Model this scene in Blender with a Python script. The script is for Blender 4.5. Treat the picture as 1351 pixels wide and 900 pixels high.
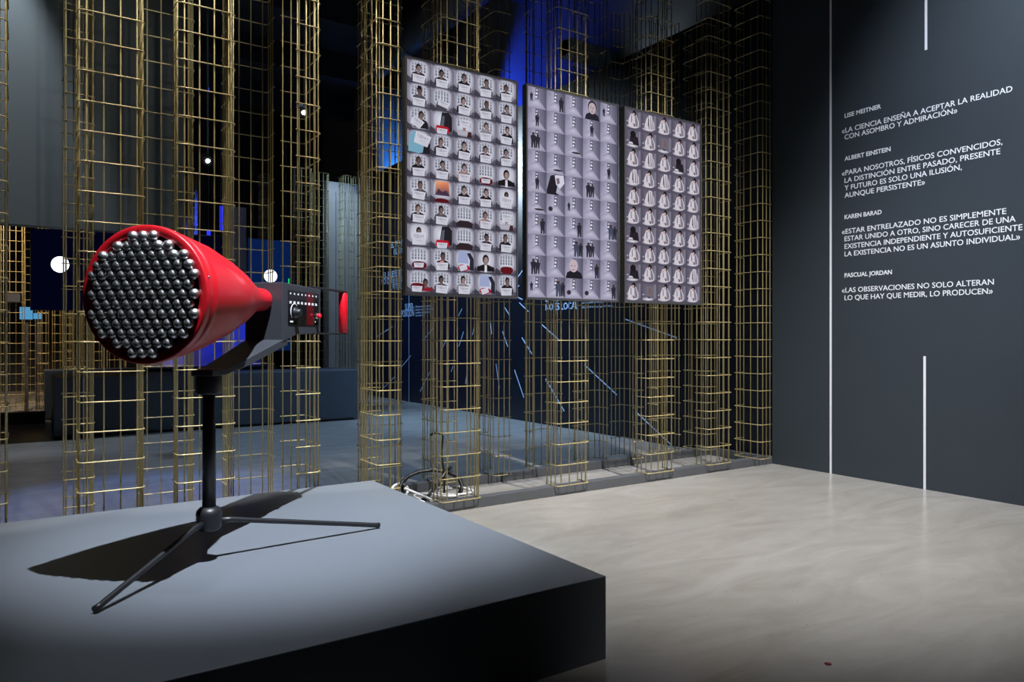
import bpy, bmesh, math, random
from mathutils import Vector, Matrix
for o in list(bpy.data.objects):
    bpy.data.objects.remove(o)
S = bpy.context.scene
C = S.collection
PI = math.pi
random.seed(7)

# ------------------------------------------------------------------ camera
YAW = math.atan2(.554, .8325)
cam = bpy.data.cameras.new('camera')
cam.sensor_fit = 'HORIZONTAL'
cam.sensor_width = 36.0
cam.lens = 970.0 / 1351.0 * 36.0
cam.shift_y = -5.5 / 1351.0
cam.clip_start = .02
cam.clip_end = 80
camo = bpy.data.objects.new('camera', cam)
camo.location = (0, 0, 1.15)
camo.rotation_euler = (PI / 2, 0, -YAW)
C.objects.link(camo)
S.camera = camo
# ------------------------------------------------------------------ world, exposure
W = bpy.data.worlds.new('world')
S.world = W
W.use_nodes = True
bg = W.node_tree.nodes['Background']
bg.inputs[0].default_value = (.30, .42, .62, 1)
bg.inputs[1].default_value = .018
vs = S.view_settings
vs.view_transform = 'Standard'
vs.look = 'None'
vs.exposure = 0.0
vs.gamma = 1.0
vs.use_curve_mapping = False

# ------------------------------------------------------------------ lights
def spot(name, loc, to, power, ang, blend=.5, rad=.04, col=(1, 1, 1)):
    l = bpy.data.lights.new(name, 'SPOT')
    l.energy = power
    l.spot_size = math.radians(ang)
    l.spot_blend = blend
    l.shadow_soft_size = rad
    l.color = col
    o = bpy.data.objects.new(name, l)
    C.objects.link(o)
    o.location = loc
    o.rotation_euler = (Vector(to) - Vector(loc)).to_track_quat('-Z', 'Y').to_euler()
    return o
COOL = (.86, .92, 1.0)
spot('device_spot', (.92, 1.02, 6.3), (1.0, 3.45, .3), 4500, 26, 1.0, .025, COOL)
spot('plinth_front_fill', (.5, 2.15, 6.4), (.55, 2.3, .3), 330, 15, 1.0, .04, COOL)  # added fill lamp, brightens the dark front of the plinth top
spot('floor_spot', (3.4, .9, 6.3), (4.0, 3.5, 0), 2900, 52, 1.0, .05, (1, .975, .945))
spot('text_spot', (3.0, .3, 6.2), (5.66, 1.7, 3.1), 2000, 46, 1.0, .05, (.85, .92, 1))
for x_ in (-.1, .75, 1.6):
    spot('column_spot', (x_, 2.3, 6.6), (x_, 4.30, 2.5), 330, 17, .6, .03, (1, .94, .82))
    spot('column_foot_spot', (x_, 3.4, 6.6), (x_, 4.37, .9), 900, 12, .5, .03, (1, .95, .86))
for x_, p_ in ((2.6, 620), (3.5, 560), (4.4, 300)):
    spot('column_spot', (x_, 1.5, 6.5), (x_ + .1, 4.30, 1.3), p_, 30, .8, .03, (1, .94, .84))
spot('bulkhead_spot', (.25, .6, 3.6), (.50, 9.2, 3.3), 250, 26, .5, .02, (.95, 1, .96))
spot('wall_glare_spot', (2.3, 13.3, 4.8), (5.7, 8.33, 3.3), 1900, 26, .8, .10, (.66, .83, 1))
spot('graphic_spot', (2.4, 8.6, 6.3), (5.7, 8.6, 1.2), 1700, 52, .8, .05, (.42, .68, 1))
spot('graphic_spot', (3.2, 11.6, 6.3), (5.7, 12.3, 1.9), 1500, 40, .8, .05, (.42, .68, 1))
spot('hall_floor_spot', (3.6, 8.3, 6.4), (3.9, 7.6, 0), 1050, 66, .8, .06, (.46, .68, 1))
spot('hall_floor_spot', (.2, 7.4, 6.4), (-.1, 6.7, 0), 330, 44, .6, .05, (.84, .88, 1))
spot('blue_floor_spot', (1.3, 6.4, 6.4), (.75, 5.75, 0), 900, 24, .6, .05, (.12, .30, 1))
spot('blue_niche_spot', (6.0, 10.5, 4.45), (6.5, 9.8, 4.95), 260, 70, .7, .05, (.03, .08, 1))
spot('blue_niche_spot', (6.0, 14.3, 4.45), (6.5, 14.4, 4.8), 130, 90, .5, .05, (.04, .26, 1))
spot('grey_spill_fill', (6.0, 6.6, 4.40), (6.5, 6.5, 5.1), 6, 110, .9, .05, (.85, .92, 1))  # added weak lamp behind the wall top, stands in for hall spill
spot('blue_backdrop_spot', (2.5, 12.6, 5.2), (3.1, 15.4, 1.2), 1600, 24, .6, .05, (.02, .05, 1))
spot('pale_partition_spot', (5.0, 13.4, 6.2), (5.6, 14.9, 2.8), 420, 40, .7, .05, (.68, .84, 1))
spot('warm_far_spot', (-.4, 11.2, 5.9), (.2, 14.4, 1.4), 1300, 46, .7, .05, (1, .70, .40))
spot('side_room_spot', (-1.4, 10.2, 5.8), (-.6, 13.6, 1.2), 900, 50, .7, .05, (1, .86, .68))
spot('hall_floor_spot', (-.6, 8.6, 6.4), (.0, 10.2, 0), 700, 40, .7, .05, (.72, .84, 1))

# ------------------------------------------------------------------ materials
def sl(c):
    c = c / 255.0
    return c / 12.92 if c <= .04045 else ((c + .055) / 1.055) ** 2.4
def rgb(r, g, b):
    return (sl(r), sl(g), sl(b), 1)
def mat(name, col, rough=.6, metal=0.0, spec=.5, noise=0.0, nscale=8.0, bump=0.0, coat=0.0):
    m = bpy.data.materials.new(name)
    m.use_nodes = True
    nt = m.node_tree
    b = nt.nodes['Principled BSDF']
    b.inputs['Base Color'].default_value = col
    b.inputs['Roughness'].default_value = rough
    b.inputs['Metallic'].default_value = metal
    b.inputs['Specular IOR Level'].default_value = spec
    if coat: b.inputs['Coat Weight'].default_value = coat
    if noise or bump:
        tc = nt.nodes.new('ShaderNodeTexCoord')
        n = nt.nodes.new('ShaderNodeTexNoise')
        n.inputs['Scale'].default_value = nscale
        n.inputs['Detail'].default_value = 6
        nt.links.new(tc.outputs['Object'], n.inputs['Vector'])
        if noise:
            mx = nt.nodes.new('ShaderNodeMix'); mx.data_type = 'RGBA'; mx.blend_type = 'MULTIPLY'
            mx.inputs['Factor'].default_value = 1
            rp = nt.nodes.new('ShaderNodeValToRGB')
            rp.color_ramp.elements[0].position = .3
            rp.color_ramp.elements[1].position = .7
            k = 1 - noise
            rp.color_ramp.elements[0].color = (k, k, k, 1)
            rp.color_ramp.elements[1].color = (1, 1, 1, 1)
            nt.links.new(n.outputs['Fac'], rp.inputs['Fac'])
            mx.inputs[6].default_value = col
            nt.links.new(rp.outputs['Color'], mx.inputs[7])
            nt.links.new(mx.outputs[2], b.inputs['Base Color'])
        if bump:
            bp = nt.nodes.new('ShaderNodeBump')
            bp.inputs['Strength'].default_value = bump
            bp.inputs['Distance'].default_value = .01
            nt.links.new(n.outputs['Fac'], bp.inputs['Height'])
            nt.links.new(bp.outputs['Normal'], b.inputs['Normal'])
    return m
def emit(name, col, strength=1.0):
    m = bpy.data.materials.new(name)
    m.use_nodes = True
    nt = m.node_tree
    nt.nodes.clear()
    e = nt.nodes.new('ShaderNodeEmission')
    e.inputs[0].default_value = col
    e.inputs[1].default_value = strength
    o = nt.nodes.new('ShaderNodeOutputMaterial')
    nt.links.new(e.outputs[0], o.inputs[0])
    return m
def floor_mat():
    m = bpy.data.materials.new('polished_concrete')
    m.use_nodes = True
    nt = m.node_tree
    N = nt.nodes.new
    L = nt.links.new
    b = nt.nodes['Principled BSDF']
    tc = N('ShaderNodeTexCoord')
    mp = N('ShaderNodeMapping')
    mp.inputs['Scale'].default_value = (.55, 1.7, 1)
    mp.inputs['Rotation'].default_value = (0, 0, .5)
    L(tc.outputs['Object'], mp.inputs['Vector'])
    n1 = N('ShaderNodeTexNoise'); n1.inputs['Scale'].default_value = 2.2
    n1.inputs['Detail'].default_value = 9; n1.inputs['Roughness'].default_value = .62
    n1.inputs['Distortion'].default_value = 1.6
    L(mp.outputs[0], n1.inputs['Vector'])
    r1 = N('ShaderNodeValToRGB')
    r1.color_ramp.elements[0].position = .32; r1.color_ramp.elements[0].color = (.285, .274, .256, 1)
    r1.color_ramp.elements[1].position = .68; r1.color_ramp.elements[1].color = (.365, .358, .345, 1)
    L(n1.outputs['Fac'], r1.inputs['Fac'])
    n2 = N('ShaderNodeTexNoise'); n2.inputs['Scale'].default_value = 55; n2.inputs['Detail'].default_value = 3
    L(tc.outputs['Object'], n2.inputs['Vector'])
    r2 = N('ShaderNodeValToRGB')
    r2.color_ramp.elements[0].position = .24; r2.color_ramp.elements[0].color = (.45, .43, .4, 1)
    r2.color_ramp.elements[1].position = .30; r2.color_ramp.elements[1].color = (1, 1, 1, 1)
    L(n2.outputs['Fac'], r2.inputs['Fac'])
    mx = N('ShaderNodeMix'); mx.data_type = 'RGBA'; mx.blend_type = 'MULTIPLY'
    mx.inputs['Factor'].default_value = 1
    L(r1.outputs[0], mx.inputs[6]); L(r2.outputs[0], mx.inputs[7])
    L(mx.outputs[2], b.inputs['Base Color'])
    n3 = N('ShaderNodeTexNoise'); n3.inputs['Scale'].default_value = 5; n3.inputs['Detail'].default_value = 5
    L(mp.outputs[0], n3.inputs['Vector'])
    mr = N('ShaderNodeMapRange')
    mr.inputs['To Min'].default_value = .16; mr.inputs['To Max'].default_value = .27
    L(n3.outputs['Fac'], mr.inputs['Value'])
    L(mr.outputs[0], b.inputs['Roughness'])
    bp = N('ShaderNodeBump'); bp.inputs['Strength'].default_value = .02; bp.inputs['Distance'].default_value = .01
    L(n1.outputs['Fac'], bp.inputs['Height'])
    L(bp.outputs[0], b.inputs['Normal'])
    return m
M = {}
M['floor'] = floor_mat()
M['wall_slate'] = mat('slate_wall_paint', (.036, .048, .063, 1), .55, noise=.10, nscale=1.5)
M['wall_navy'] = mat('navy_wall_paint', (.0055, .0085, .015, 1), .34, spec=.4, noise=.15, nscale=2)
M['wall_dark'] = mat('black_wall_paint', (.016, .020, .028, 1), .8, noise=.2)
M['wall_grey'] = mat('grey_wall_paint', (.15, .165, .158, 1), .8, noise=.06, nscale=1.2)
M['wall_pale'] = mat('pale_partition_paint', (.42, .46, .50, 1), .6, noise=.1, nscale=3)
M['ceiling'] = mat('black_ceiling', (.03, .04, .05, 1), .8, noise=.5, nscale=1.5)
M['brass'] = mat('gold_wire', (.52, .43, .205, 1), .36, metal=.15)
M['far_brass'] = M['brass']
M['curb'] = mat('dark_grey_kerb', (.085, .092, .105, 1), .5, noise=.1)
M['plinth'] = mat('dark_grey_plinth_lacquer', (.150, .168, .195, 1), .38, noise=.05, nscale=2)
M['plinth_side'] = M['plinth']
M['bench'] = mat('slate_block_paint', (.085, .105, .135, 1), .5, noise=.08)
M['red'] = mat('red_lacquer', (.62, .008, .018, 1), .40, coat=.25, noise=.06, nscale=14)
M['red_grip'] = mat('red_rubber_grip', (.90, .006, .022, 1), .45)
M['steel'] = mat('polished_steel', (.80, .80, .81, 1), .36, metal=1.0)
M['chrome'] = mat('chrome', (.8, .8, .8, 1), .15, metal=1.0)
M['black'] = mat('black_lacquer', (.012, .013, .016, 1), .42, noise=.1, nscale=20)
M['charcoal'] = mat('charcoal_metal', (.040, .044, .054, 1), .40, noise=.08, nscale=12)
M['gloss_black'] = mat('glossy_black_panel', (.006, .006, .008, 1), .15)
M['dark_red'] = mat('dark_red_panel', (.10, .004, .008, 1), .2)
M['white'] = mat('white_print', (.85, .86, .9, 1), .5)
M['vinyl_white'] = mat('white_wall_vinyl', (.86, .89, .96, 1), .5)
M['vinyl_blue'] = mat('pale_blue_wall_vinyl', (.50, .70, .98, 1), .5)
M['green'] = emit('green_indicator', (.01, .75, .12, 1), .9)
M['bezel'] = mat('dark_screen_bezel', (.05, .05, .058, 1), .4)
M['cable_black'] = mat('black_cable_rubber', (.012, .012, .014, 1), .4)
M['cable_white'] = mat('white_cable_plastic', (.75, .76, .80, 1), .4)
M['blue_led'] = emit('blue_led', (.02, .03, 1, 1), 1.6)
M['cyan_glow'] = emit('cyan_lit_screen', rgb(90, 165, 215), .8)
M['lamp_face'] = emit('spotlight_lens', (1, .97, .92, 1), 25)
M['moon'] = emit('projected_disc', (.90, .95, 1, 1), 2.6)
M['panel_blue'] = emit('dark_blue_projection', (.0006, .0012, .008, 1), 1.0)
M['panel_blue2'] = emit('blue_projection', (.002, .012, .065, 1), 1.0)

# ------------------------------------------------------------------ mesh helpers
class MB:
    def __init__(s):
        s.v = []; s.f = []; s.smooth = []; s.mi = []
    def add(s, vs, fs, smooth=False, mi=0):
        k = len(s.v)
        s.v += [tuple(p) for p in vs]
        for q in fs:
            s.f.append([i + k for i in q]); s.smooth.append(smooth); s.mi.append(mi)
    def box(s, x0, x1, y0, y1, z0, z1, mi=0):
        vs = [(x0, y0, z0), (x1, y0, z0), (x1, y1, z0), (x0, y1, z0), (x0, y0, z1), (x1, y0, z1), (x1, y1, z1), (x0, y1, z1)]
        s.add(vs, [(3, 2, 1, 0), (4, 5, 6, 7), (0, 1, 5, 4), (1, 2, 6, 5), (2, 3, 7, 6), (3, 0, 4, 7)], mi=mi)
    def tube(s, pts, r, n=6, cap=True, smooth=True, mi=0, closed=False):
        pts = [Vector(p) for p in pts]
        m = len(pts)
        rr = r if isinstance(r, (list, tuple)) else [r] * m
        vs = []
        prev = None
        for i, p in enumerate(pts):
            if closed:
                t = pts[(i + 1) % m] - pts[i - 1]
            else:
                t = pts[min(i + 1, m - 1)] - pts[max(i - 1, 0)]
            t.normalize()
            if prev is None:
                ref = Vector((0, 0, 1)) if abs(t.z) < .9 else Vector((1, 0, 0))
                a = t.cross(ref).normalized()
            else:
                a = (prev - t * prev.dot(t)).normalized()
            prev = a
            b = t.cross(a)
            for k in range(n):
                w = 2 * PI * k / n
                vs.append(p + (a * math.cos(w) + b * math.sin(w)) * rr[i])
        fs = []
        for i in range(m if closed else m - 1):
            j = (i + 1) % m
            for k in range(n):
                fs.append((i * n + k, i * n + (k + 1) % n, j * n + (k + 1) % n, j * n + k))
        s.add(vs, fs, smooth, mi)
        if cap and not closed:
            k0 = len(s.v) - len(vs)
            s.f.append([k0 + k for k in reversed(range(n))]); s.smooth.append(False); s.mi.append(mi)
            s.f.append([k0 + (m - 1) * n + k for k in range(n)]); s.smooth.append(False); s.mi.append(mi)
    def lathe(s, prof, axis='z', n=48, c=(0, 0, 0), smooth=True, mi=0):
        # prof: list of (a, r) along the axis
        vs = []
        for a, r in prof:
            for k in range(n):
                w = 2 * PI * k / n
                x, y = r * math.cos(w), r * math.sin(w)
                if axis == 'z': p = (x, y, a)
                elif axis == 'x': p = (a, x, y)
                else: p = (y, a, x)
                vs.append((p[0] + c[0], p[1] + c[1], p[2] + c[2]))
        fs = []
        for i in range(len(prof) - 1):
            for k in range(n):
                fs.append((i * n + k, i * n + (k + 1) % n, (i + 1) * n + (k + 1) % n, (i + 1) * n + k))
        k0 = len(s.v)
        s.add(vs, fs, smooth, mi)
        for i, rev in ((0, True), (len(prof) - 1, False)):
            if prof[i][1] > 1e-6:
                q = [k0 + i * n + k for k in range(n)]
                s.f.append(list(reversed(q)) if rev else q); s.smooth.append(False); s.mi.append(mi)
    def prism(s, poly, h0, h1, plane='xz', mi=0):
        # poly in the named plane, extruded along the third axis
        def P(a, b, t):
            return (a, t, b) if plane == 'xz' else ((a, b, t) if plane == 'xy' else (t, a, b))
        n = len(poly)
        vs = [P(a, b, h0) for a, b in poly] + [P(a, b, h1) for a, b in poly]
        fs = [tuple(range(n)), tuple(reversed(range(n, 2 * n)))]
        for i in range(n):
            j = (i + 1) % n
            fs.append((i, i + n, j + n, j))
        s.add(vs, fs, mi=mi)
    def mesh(s, name, mats, fix=True):
        me = bpy.data.meshes.new(name)
        me.from_pydata(s.v, [], s.f)
        for p, sm, mi in zip(me.polygons, s.smooth, s.mi):
            p.use_smooth = sm
            p.material_index = mi
        for m in (mats if isinstance(mats, (list, tuple)) else [mats]):
            me.materials.append(m)
        if fix:
            bm = bmesh.new(); bm.from_mesh(me)
            bmesh.ops.recalc_face_normals(bm, faces=bm.faces)
            bm.to_mesh(me); bm.free()
        return me
    def build(s, name, mats, parent=None, bevel=0, seg=2, fix=True):
        o = bpy.data.objects.new(name, s.mesh(name, mats, fix))
        C.objects.link(o)
        if parent: o.parent = parent
        if bevel:
            b = o.modifiers.new('bevel', 'BEVEL')
            b.width = bevel; b.segments = seg; b.limit_method = 'ANGLE'
            b.harden_normals = False
        return o
def tag(o, label=None, cat=None, group=None, kind=None):
    if label: o['label'] = label
    if not cat:
        return o
    if cat: o['category'] = cat
    if group: o['group'] = group
    o['kind'] = kind or 'thing'
    return o
def empty(name, loc, rz=0):
    o = bpy.data.objects.new(name, None)
    o.empty_display_size = .1
    C.objects.link(o)
    o.location = loc
    o.rotation_euler = (0, 0, rz)
    return o
def struct(name, mb, m, bevel=0):
    o = mb.build(name, m, bevel=bevel)
    o['kind'] = 'structure'
    return o

# ------------------------------------------------------------------ the hall
b = MB(); b.box(-7, 7.2, -3, 19, -.2, 0); struct('floor', b, M['floor'])
b = MB(); b.box(-7, 7.2, -3, 19, 6.8, 7.0); struct('ceiling', b, M['ceiling'])
b = MB(); b.box(5.66, 6.0, -3, 4.243, 0, 6.8); struct('wall_right', b, M['wall_slate'])
b = MB(); b.box(5.70, 5.86, 4.243, 13.9, 0, 4.33); struct('wall_right_rear', b, M['wall_navy'])
b = MB(); b.box(6.55, 6.75, 4.243, 19, 0, 6.8); struct('wall_right_outer', b, mat('outer_wall_paint', (.22, .25, .28, 1), .7, noise=.2, nscale=1))
b = MB(); b.box(-7, 7.2, 18.8, 19, 0, 6.8); struct('wall_back', b, M['wall_dark'])
b = MB(); b.box(-7, -6.8, -3, 18.8, 0, 6.8); struct('wall_left', b, M['wall_dark'])
b = MB(); b.box(-6.8, 7.2, -3, -2.8, 0, 6.8); struct('wall_front', b, M['wall_dark'])
b = MB(); b.box(-3.2, 1.57, 9.2, 9.4, 2.32, 6.8); struct('wall_bulkhead', b, M['wall_grey'])
b = MB(); b.box(1.9, 4.1, 15.5, 15.7, 0, 3.0); struct('wall_backdrop', b, mat('backdrop_paint', (.30, .34, .45, 1), .7, noise=.5, nscale=3))
b = MB()
b.box(5.29, 6.04, 14.9, 15.1, 0, 4.4)
for x in (5.29, 5.46, 5.66, 5.86): b.box(x, x + .07, 14.84, 14.9, 0, 4.2)
struct('wall_partition', b, M['wall_pale'])
# ceiling ducts and beams
b = MB()
for y in (6.6, 9.1, 11.6, 14.1, 16.6): b.box(-7, 6.55, y, y + .3, 6.3, 6.8)
struct('trim_beams', b, M['ceiling'])
b = MB()
b.tube([(5.3, 6.5, 6.1), (5.3, 12.4, 6.1)], .28, 20)
for y in (7, 9, 11): b.tube([(5.3, y, 6.1), (5.3, y + .06, 6.1)], .30, 20)
for y in (7.5, 10, 12): b.tube([(5.3, y, 6.3), (5.3, y, 6.79)], .012, 6)
o = b.build('air_duct', mat('galvanised_duct', (.16, .18, .2, 1), .45, metal=.5, noise=.3, nscale=4))
tag(o, 'long round dark duct hanging under the ceiling above the rear hall', 'duct')
b = MB()
b.box(5.72, 6.4, 7.3, 7.5, 4.72, 4.92)
b.tube([(5.72, 7.4, 4.82), (6.55, 7.4, 4.82)], .1, 10)
tag(b.build('strut', mat('strut_paint', (.25, .3, .36, 1), .5)), 'pale strut above the top edge of the dark text wall', 'strut')

# ------------------------------------------------------------------ kerbs under the columns
b = MB(); b.box(-2.2, 5.66, 4.243, 4.313, 0, .07)
tag(b.build('kerb', M['curb'], bevel=.004), 'low dark grey kerb along the floor under the front row of columns', 'kerb')
b = MB(); b.box(-2.2, 5.70, 4.90, 4.97, 0, .07)
tag(b.build('kerb', M['curb'], bevel=.004), 'low dark grey kerb under the second row of columns', 'kerb')
b = MB(); b.box(5.57, 5.64, 4.313, 4.90, 0, .07)
tag(b.build('kerb', M['curb'], bevel=.004), 'short kerb joining both long kerbs beside the right wall', 'kerb')

# ------------------------------------------------------------------ wire mesh columns
def column_mesh(name='mesh_cage', h=4.05, n=6):
    b = MB()
    for x in (-.1125, -.0375, .0375, .1125):
        b.tube([(x, 0, 0), (x, 0, h)], .0041, n)
    for s in (-1, 1):
        for y in (.03, .08, .13):
            b.tube([(s * .1425, y, 0), (s * .1425, y, h)], .0041, n)
    R = .028
    path = [(-.149, .142), (-.149, R)]
    for k in range(1, 4):
        a = PI - (PI / 2) * (-k / 4) if False else PI + (PI / 2) * k / 4
        path.append((-.149 + R + R * math.cos(a), R - .0062 + R * math.sin(a)))
    path.append((-.149 + R, -.0062))
    full = path + [(-x, y) for x, y in reversed(path)]
    k = 0
    z = .004
    while z < h + .01:
        b.tube([(x, y, z) for x, y in full], .0034, n)
        z += .15
    return b.mesh(name, M['brass'], fix=False)
CM = column_mesh()
TURN = {'F': 0, 'B': PI, 'L': -PI / 2, 'R': PI / 2}
def column(kind, x, y, label, group, z=.07, me=None):
    o = bpy.data.objects.new('mesh_cage', me or CM)
    C.objects.link(o)
    o.location = (x, y, z)
    o.rotation_euler = (0, 0, TURN[kind])
    tag(o, label, 'mesh column', group)
    return o
g1 = 'gold wire mesh columns of the front row'
g2 = 'gold wire mesh columns of the second row'
fr = 'gold mesh column in the front row, '
sr = 'gold mesh column in the second row, '
for k, x, y, l in (
    ('R', -.066, 4.29, fr + 'cut by the left edge of the photo'),
    ('F', .377, 4.215, fr + 'behind the steel balls of the red horn'),
    ('F', .828, 4.215, fr + 'behind the black stand pole'),
    ('R', 1.425, 4.28, fr + 'behind the control box of the horn'),
    ('L', 1.785, 4.28, fr + 'just left of the leftmost screen'),
    ('F', 2.41, 4.215, fr + 'behind the leftmost screen, with cables at its foot'),
    ('F', 3.342, 4.215, fr + 'behind the middle screen'),
    ('F', 4.235, 4.215, fr + 'behind the rightmost screen'),
    ('F', 4.925, 4.215, fr + 'just right of the rightmost screen'),
    ('L', 5.395, 4.31, fr + 'in the corner beside the right wall')):
    column(k, x, y, l, g1)
for k, x, y, l in (
    ('R', .325, 4.80, sr + 'left of the horn, nearest the left edge'),
    ('F', .722, 4.79, sr + 'behind the upper edge of the horn mouth'),
    ('B', 1.21, 4.97, sr + 'behind the narrow neck of the horn'),
    ('F', 2.138, 4.85, sr + 'behind the left edge of the leftmost screen'),
    ('L', 2.54, 4.93, sr + 'behind the cable coils'),
    ('L', 3.045, 4.95, sr + 'behind the gap between left and middle screens'),
    ('B', 3.608, 5.03, sr + 'behind the middle of the middle screen'),
    ('B', 4.134, 5.05, sr + 'behind the gap between middle and right screens'),
    ('R', 4.61, 4.95, sr + 'behind the left half of the rightmost screen'),
    ('B', 5.03, 5.05, sr + 'behind the right half of the rightmost screen'),
    ('L', 5.39, 4.93, sr + 'nearest the right wall')):
    column(k, x, y, l, g2)
far = [('F', 4.40, 12.7, 'first of the far mesh columns right of the red handle'),
       ('L', 4.80, 12.8, 'second of the far mesh columns right of the red handle'),
       ('F', 5.15, 12.7, 'far mesh column nearest the pale partition edge'),
       ('F', 4.02, 12.5, 'far mesh column right behind the control box'),
       ('L', 3.55, 13.5, 'far mesh column beside the blue panel'),
       ('F', -.12, 13.0, 'warmly lit far mesh column nearest the left edge'),
       ('R', .32, 13.0, 'second warmly lit far mesh column from the left'),
       ('F', .55, 14.2, 'third warmly lit far mesh column from the left'),
       ('B', .95, 14.0, 'far mesh column under the left projection panel'),
       ('F', 1.35, 14.3, 'far mesh column left of the horn mouth'),
       ('L', 1.75, 14.1, 'far mesh column hidden partly by the horn mouth'),
       ('F', 2.15, 14.4, 'far mesh column under the horn cone'),
       ('R', 2.6, 14.2, 'far mesh column in front of the blue backdrop'),
       ('F', -.55, 14.2, 'far mesh column glimpsed past the left edge column'),
       ('F', .15, 15.6, 'rearmost mesh column on the left'),
       ('F', .75, 15.8, 'rearmost mesh column left of the dark blocks')]
CF = column_mesh('mesh_cage_far', 4.05, 4)
for k, x, y, l in far:
    column(k, x, y, l, 'mesh columns at the far end of the hall', z=0, me=CF)

# ------------------------------------------------------------------ plinth
b = MB(); b.box(-.45, 1.735, 2.0, 4.11, 0, .295)
tag(b.build('plinth', M['plinth'], bevel=.003), 'low wide dark grey plinth carrying the red horn', 'plinth')

# ------------------------------------------------------------------ the red horn on its stand
HX, HY = .5908, 2.9702
root = empty('acoustic_horn', (HX, HY, .295), math.atan2(-.7237, -.69))
tag(root, 'red cone horn filled with steel balls on a black tripod stand', 'horn')
Z0 = .295
AX = 1.300 - Z0
MX = .3737
TILT = .0266
def tilt(mb):
    mb.v = [(x, y, z - TILT * x) for x, y, z in mb.v]
    return mb
RO = .2315
b = MB()
b.lathe([(MX - .03, RO - .0035), (.29, RO - .009), (.15, .200), (0, .1625), (-.13, .122), (-.20, .095), (-.25, .0745), (-.29, .061), (-.32, .0535), (-.345, .0505), (-.39, .0495), (-.402, .046), (-.409, .038), (-.4116, .026)], 'x', 96, (0, 0, AX))
tilt(b).build('horn_cone', M['red'], root)
b = MB()
b.lathe([(MX - .03, .201), (MX - .003, .201), (MX, .204), (MX, RO - .005), (MX - .002, RO - .0015), (MX - .006, RO), (MX - .029, RO), (MX - .033, RO - .002), (MX - .035, RO - .006)], 'x', 96, (0, 0, AX))
rim = tilt(b).build('rim', M['red'], root)
b = MB()
b.lathe([(RO - .001, .0048), (RO + .002, .0048), (RO + .003, .003), (RO + .003, 0.0)], 'y', 12)
q = Matrix.Rotation(math.radians(14), 3, 'X')
b.v = [tuple(q @ Vector(p) + Vector((MX - .018, 0, AX - TILT * MX))) for p in b.v]
tag(b.build('screw', M['chrome'], rim), 'small chrome screw')
b = MB(); b.lathe([(MX - .024, .2015), (MX - .020, .2015)], 'x', 64, (0, 0, AX))
tilt(b).build('grille_plate', M['black'], root)
# steel balls in a hexagonal packing
BR = .0178
ball = MB()
nl, nk = 16, 28
ball.lathe([(-math.cos(PI * i / nl) * BR, max(math.sin(PI * i / nl) * BR, 0.0)) for i in range(nl + 1)], 'x', nk)
bmh = ball.mesh('ball', M['steel'])
bm = bmesh.new(); bm.from_mesh(bmh); bmesh.ops.remove_doubles(bm, verts=bm.verts, dist=1e-5); bm.to_mesh(bmh); bm.free()
sp = .0372
cells = []
for r in range(-6, 7):
    z = r * sp * .866
    for c_ in range(-7, 8):
        y = (c_ + (.5 if r % 2 else 0)) * sp
        if math.hypot(y, z) < .1985: cells.append((y, z))
cells.sort(key=lambda p: (-p[1] > .17, math.hypot(*p)))
BX = MX + .001
for y, z in cells[:100]:
    o = bpy.data.objects.new('ball', bmh)
    C.objects.link(o)
    o.parent = root
    o.location = (BX, y, AX + z - TILT * BX)
if len(cells) > 100:
    b = MB()
    for y, z in cells[100:]:
        b.lathe([(-math.cos(PI * i / nl) * BR, max(math.sin(PI * i / nl) * BR, 0.0)) for i in range(nl + 1)], 'x', nk, (BX, y, AX + z - TILT * BX))
    o = b.build('edge_balls', M['steel'], root)
    o['kind'] = 'stuff'
# control box
FX = -.4116
BW = .0886
b = MB()
b.prism([(FX, 1.388 - Z0), (FX, 1.127 - Z0), (FX - .133, 1.160 - Z0), (FX - .383, 1.1666 - Z0), (FX - .383, 1.380 - Z0)], -BW, BW)
box = b.build('control_box', M['charcoal'], root, bevel=.003)
b = MB()
vs = []
for x, zt, zb, w in ((FX - .05, 1.150, 1.112, BW - .002), (FX, 1.137, 1.103, BW - .002), (-.17, 1.066, 1.034, .068), (-.03, 1.028, 1.004, .054), (.048, 1.024, 1.002, .044)):
    vs += [(x, -w, zb - Z0), (x, w, zb - Z0), (x, w, zt - Z0), (x, -w, zt - Z0)]
fs = [(0, 1, 2, 3), (19, 18, 17, 16)]
for i in range(4):
    for k in range(4):
        fs.append((i * 4 + k, i * 4 + (k + 1) % 4, (i + 1) * 4 + (k + 1) % 4, (i + 1) * 4 + k))
b.add(vs, fs)
b.build('support_arm', M['charcoal'], root, bevel=.003)
# control panel on the right-hand side
Y1 = BW
b = MB(); b.box(FX - .357, FX - .049, Y1, Y1 + .0025, 1.2046 - Z0, 1.357 - Z0)
panel = b.build('control_panel', M['gloss_black'], root)
Y2 = Y1 + .0025
b = MB(); b.box(FX - .300, FX - .227, Y2, Y2 + .0005, 1.2055 - Z0, 1.356 - Z0)
tag(b.build('red_field', M['dark_red'], panel), 'dark red field on the black panel')
Y3 = Y2 + .0005
def mark(x0, x1, z0, z1):
    b = MB(); b.box(x0, x1, Y3, Y3 + .0006, z0 - Z0, z1 - Z0)
    b.build('scale_mark', M['white'], panel)
for i in range(8):
    x = FX - .067 - i * .0369
    mark(x - .005, x + .005, 1.3385, 1.346)
    mark(x + .001, x + .0095, 1.298, 1.309)
    mark(x - .0095, x - .001, 1.298, 1.309)
mark(FX - .090, FX - .062, 1.2145, 1.221)
mark(FX - .322, FX - .312, 1.219, 1.224)
b = MB()
b.tube([(FX - .104 + .036 * math.cos(t), Y3 + .0008, 1.262 - Z0 + .036 * math.sin(t)) for t in [math.radians(q) for q in range(-50, 136, 15)]], .0017, 6)
tag(b.build('dial_arc', M['white'], panel), 'white curved dial line')
b = MB()
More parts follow.
